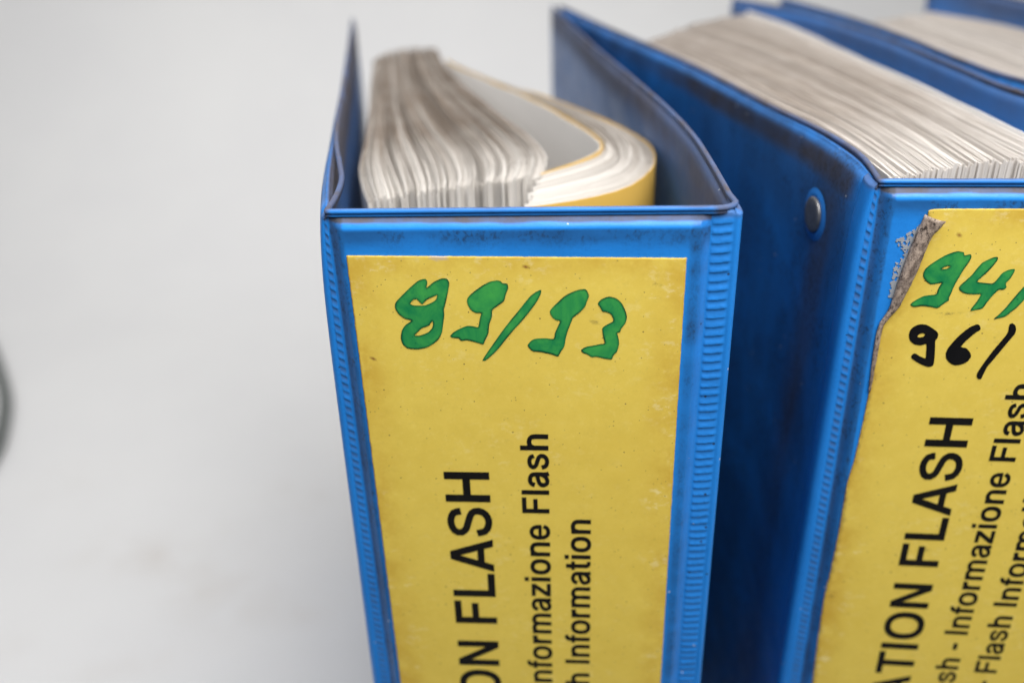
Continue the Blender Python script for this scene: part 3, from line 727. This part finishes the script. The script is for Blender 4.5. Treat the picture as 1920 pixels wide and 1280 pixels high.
# ------------------------------------------------------------------ third binder, behind to the right
Cc = Frame((165.5, 176.0), (244.9, 167.0))
cL = [(.3, 2.5), (-1.5, 40)] + [Cc.top(*p, 56.6) for p in ((1920, 143), (1800, 104), (1700, 64), (1600, 29), (1515, 5), (1466, -8))]
cR = [(79.6, 3.0), (77, 40), (66, 110), (50, 185)] + [Cc.top(*p) for p in ((1800, -26), (1745, -34))]
binder_c = make_binder('blue ring binder at the right edge, behind the torn-label binder', Cc, cL, cR, join_rim(cL, cR), 9.0, 1.0,
                       {'left': (.4, .0, .5), 'right': (.6, .1, .5)})

# ------------------------------------------------------------------ papers
gl = [[(694, 376), (681, 345), (674, 310), (683, 262), (695, 200), (699, 150), (703, 112)],
      [(850, 352), (851, 330), (836, 290), (800, 240), (770, 180), (758, 130), (752, 93)],
      [(1012, 332), (1022, 312), (1024, 292), (995, 258), (925, 205), (868, 160), (836, 125), (818, 92)]]
stack('fanned stack of loose white pages with soiled top edges in the left binder', 'papers', gl, (0, .5, 1), 70.0, 165, .36, PAGE, .95, 11, jit=2.5, wave=1.4, bunch=.012)
gr = [[(1014, 331), (1080, 309), (1117, 293), (1130, 280), (1122, 264), (1080, 234), (1000, 190), (920, 155), (862, 130), (838, 116)],
      [(985, 392), (1090, 374), (1175, 352), (1213, 327), (1227, 300), (1212, 268), (1150, 233), (1040, 188), (941, 157), (852, 122)]]
rt_, G_, o_ = stack('curled catalogue with yellow card cover bent round beside the fanned pages', 'catalogue', gr, (0, 1), 70.0, 56, .32, PAGE, .55, 12, jit=3.0, wave=.25)
page(rt_, blend(G_, (0, 1), 1.012) - o_, .35, 292.3, 292, CARD, .2, 'card_cover')
page(rt_, blend(G_, (0, 1), -.012) - o_, .55, 292.7, 292, CARD, .3, 'card_divider')
dv = blend(G_, (0, 1), -.012)
page(rt_, dv + normals2d(dv) * .55 - o_, .3, 292.4, 291.5, WHITE, .12, 'page')
gb = [[(1664, 336), (1620, 302), (1536, 244), (1438, 199), (1314, 135), (1204, 84)],
      [(1852, 304), (1765, 250), (1640, 184), (1500, 118), (1390, 78), (1300, 48)],
      [(2035, 312), (1920, 262), (1780, 194), (1620, 120), (1490, 60), (1400, 27)]]
rb_, Gb_, ob_ = stack('thick stack of soiled white pages in the torn-label binder', 'papers', gb, (0, .5, 1), 61.0, 210, .40, PAGE2, .74, 13, jit=2.2, wave=.55, height=298, bunch=.004, vary=.4, pale=((1.0, .16, .75), (.0, .05, .45), (.45, .02, .3)))
page(rb_, blend(Gb_, (0, .5, 1), 1.008) - ob_, .3, 299.5, 298, WHITE, .15)
gc = [[(2150, 260), (2000, 178), (1900, 150), (1800, 112), (1700, 72), (1640, 40)],
      [(2400, 240), (2200, 150), (2050, 100), (1920, 60), (1820, 40), (1745, 28)]]
stack('stack of white pages in the binder at the right edge', 'papers', gc, (0, 1), 66.0, 100, .6, PAGE2, .35, 14, jit=2.0, wave=.5)

# ------------------------------------------------------------------ dark cable bending into view at the far left
def cable():
    pts = [(-150, 560), (-80, 585), (-32, 625), (-4, 690), (9, 745), (3, 800), (-14, 850), (-60, 905), (-150, 930)]
    c = catmull([at(px, py, CAM_Z - 6) for px, py in pts], 60); nr = normals2d(c); K = 16; R = 5.0; V = []
    for i in range(60):
        for k in range(K):
            a = 2 * math.pi * k / K; V.append((c[i][0] + nr[i][0] * R * math.cos(a), c[i][1] + nr[i][1] * R * math.cos(a), 5.4 + R * math.sin(a)))
    Fc = [(i * K + k, i * K + (k + 1) % K, (i + 1) * K + (k + 1) % K, (i + 1) * K + k) for i in range(59) for k in range(K)]
    Fc += [tuple(range(K))[::-1], tuple(59 * K + k for k in range(K))]
    tag(build('cable', V, Fc, RUBBER), 'dark cable bending into view at the far left edge', 'cable')
cable()
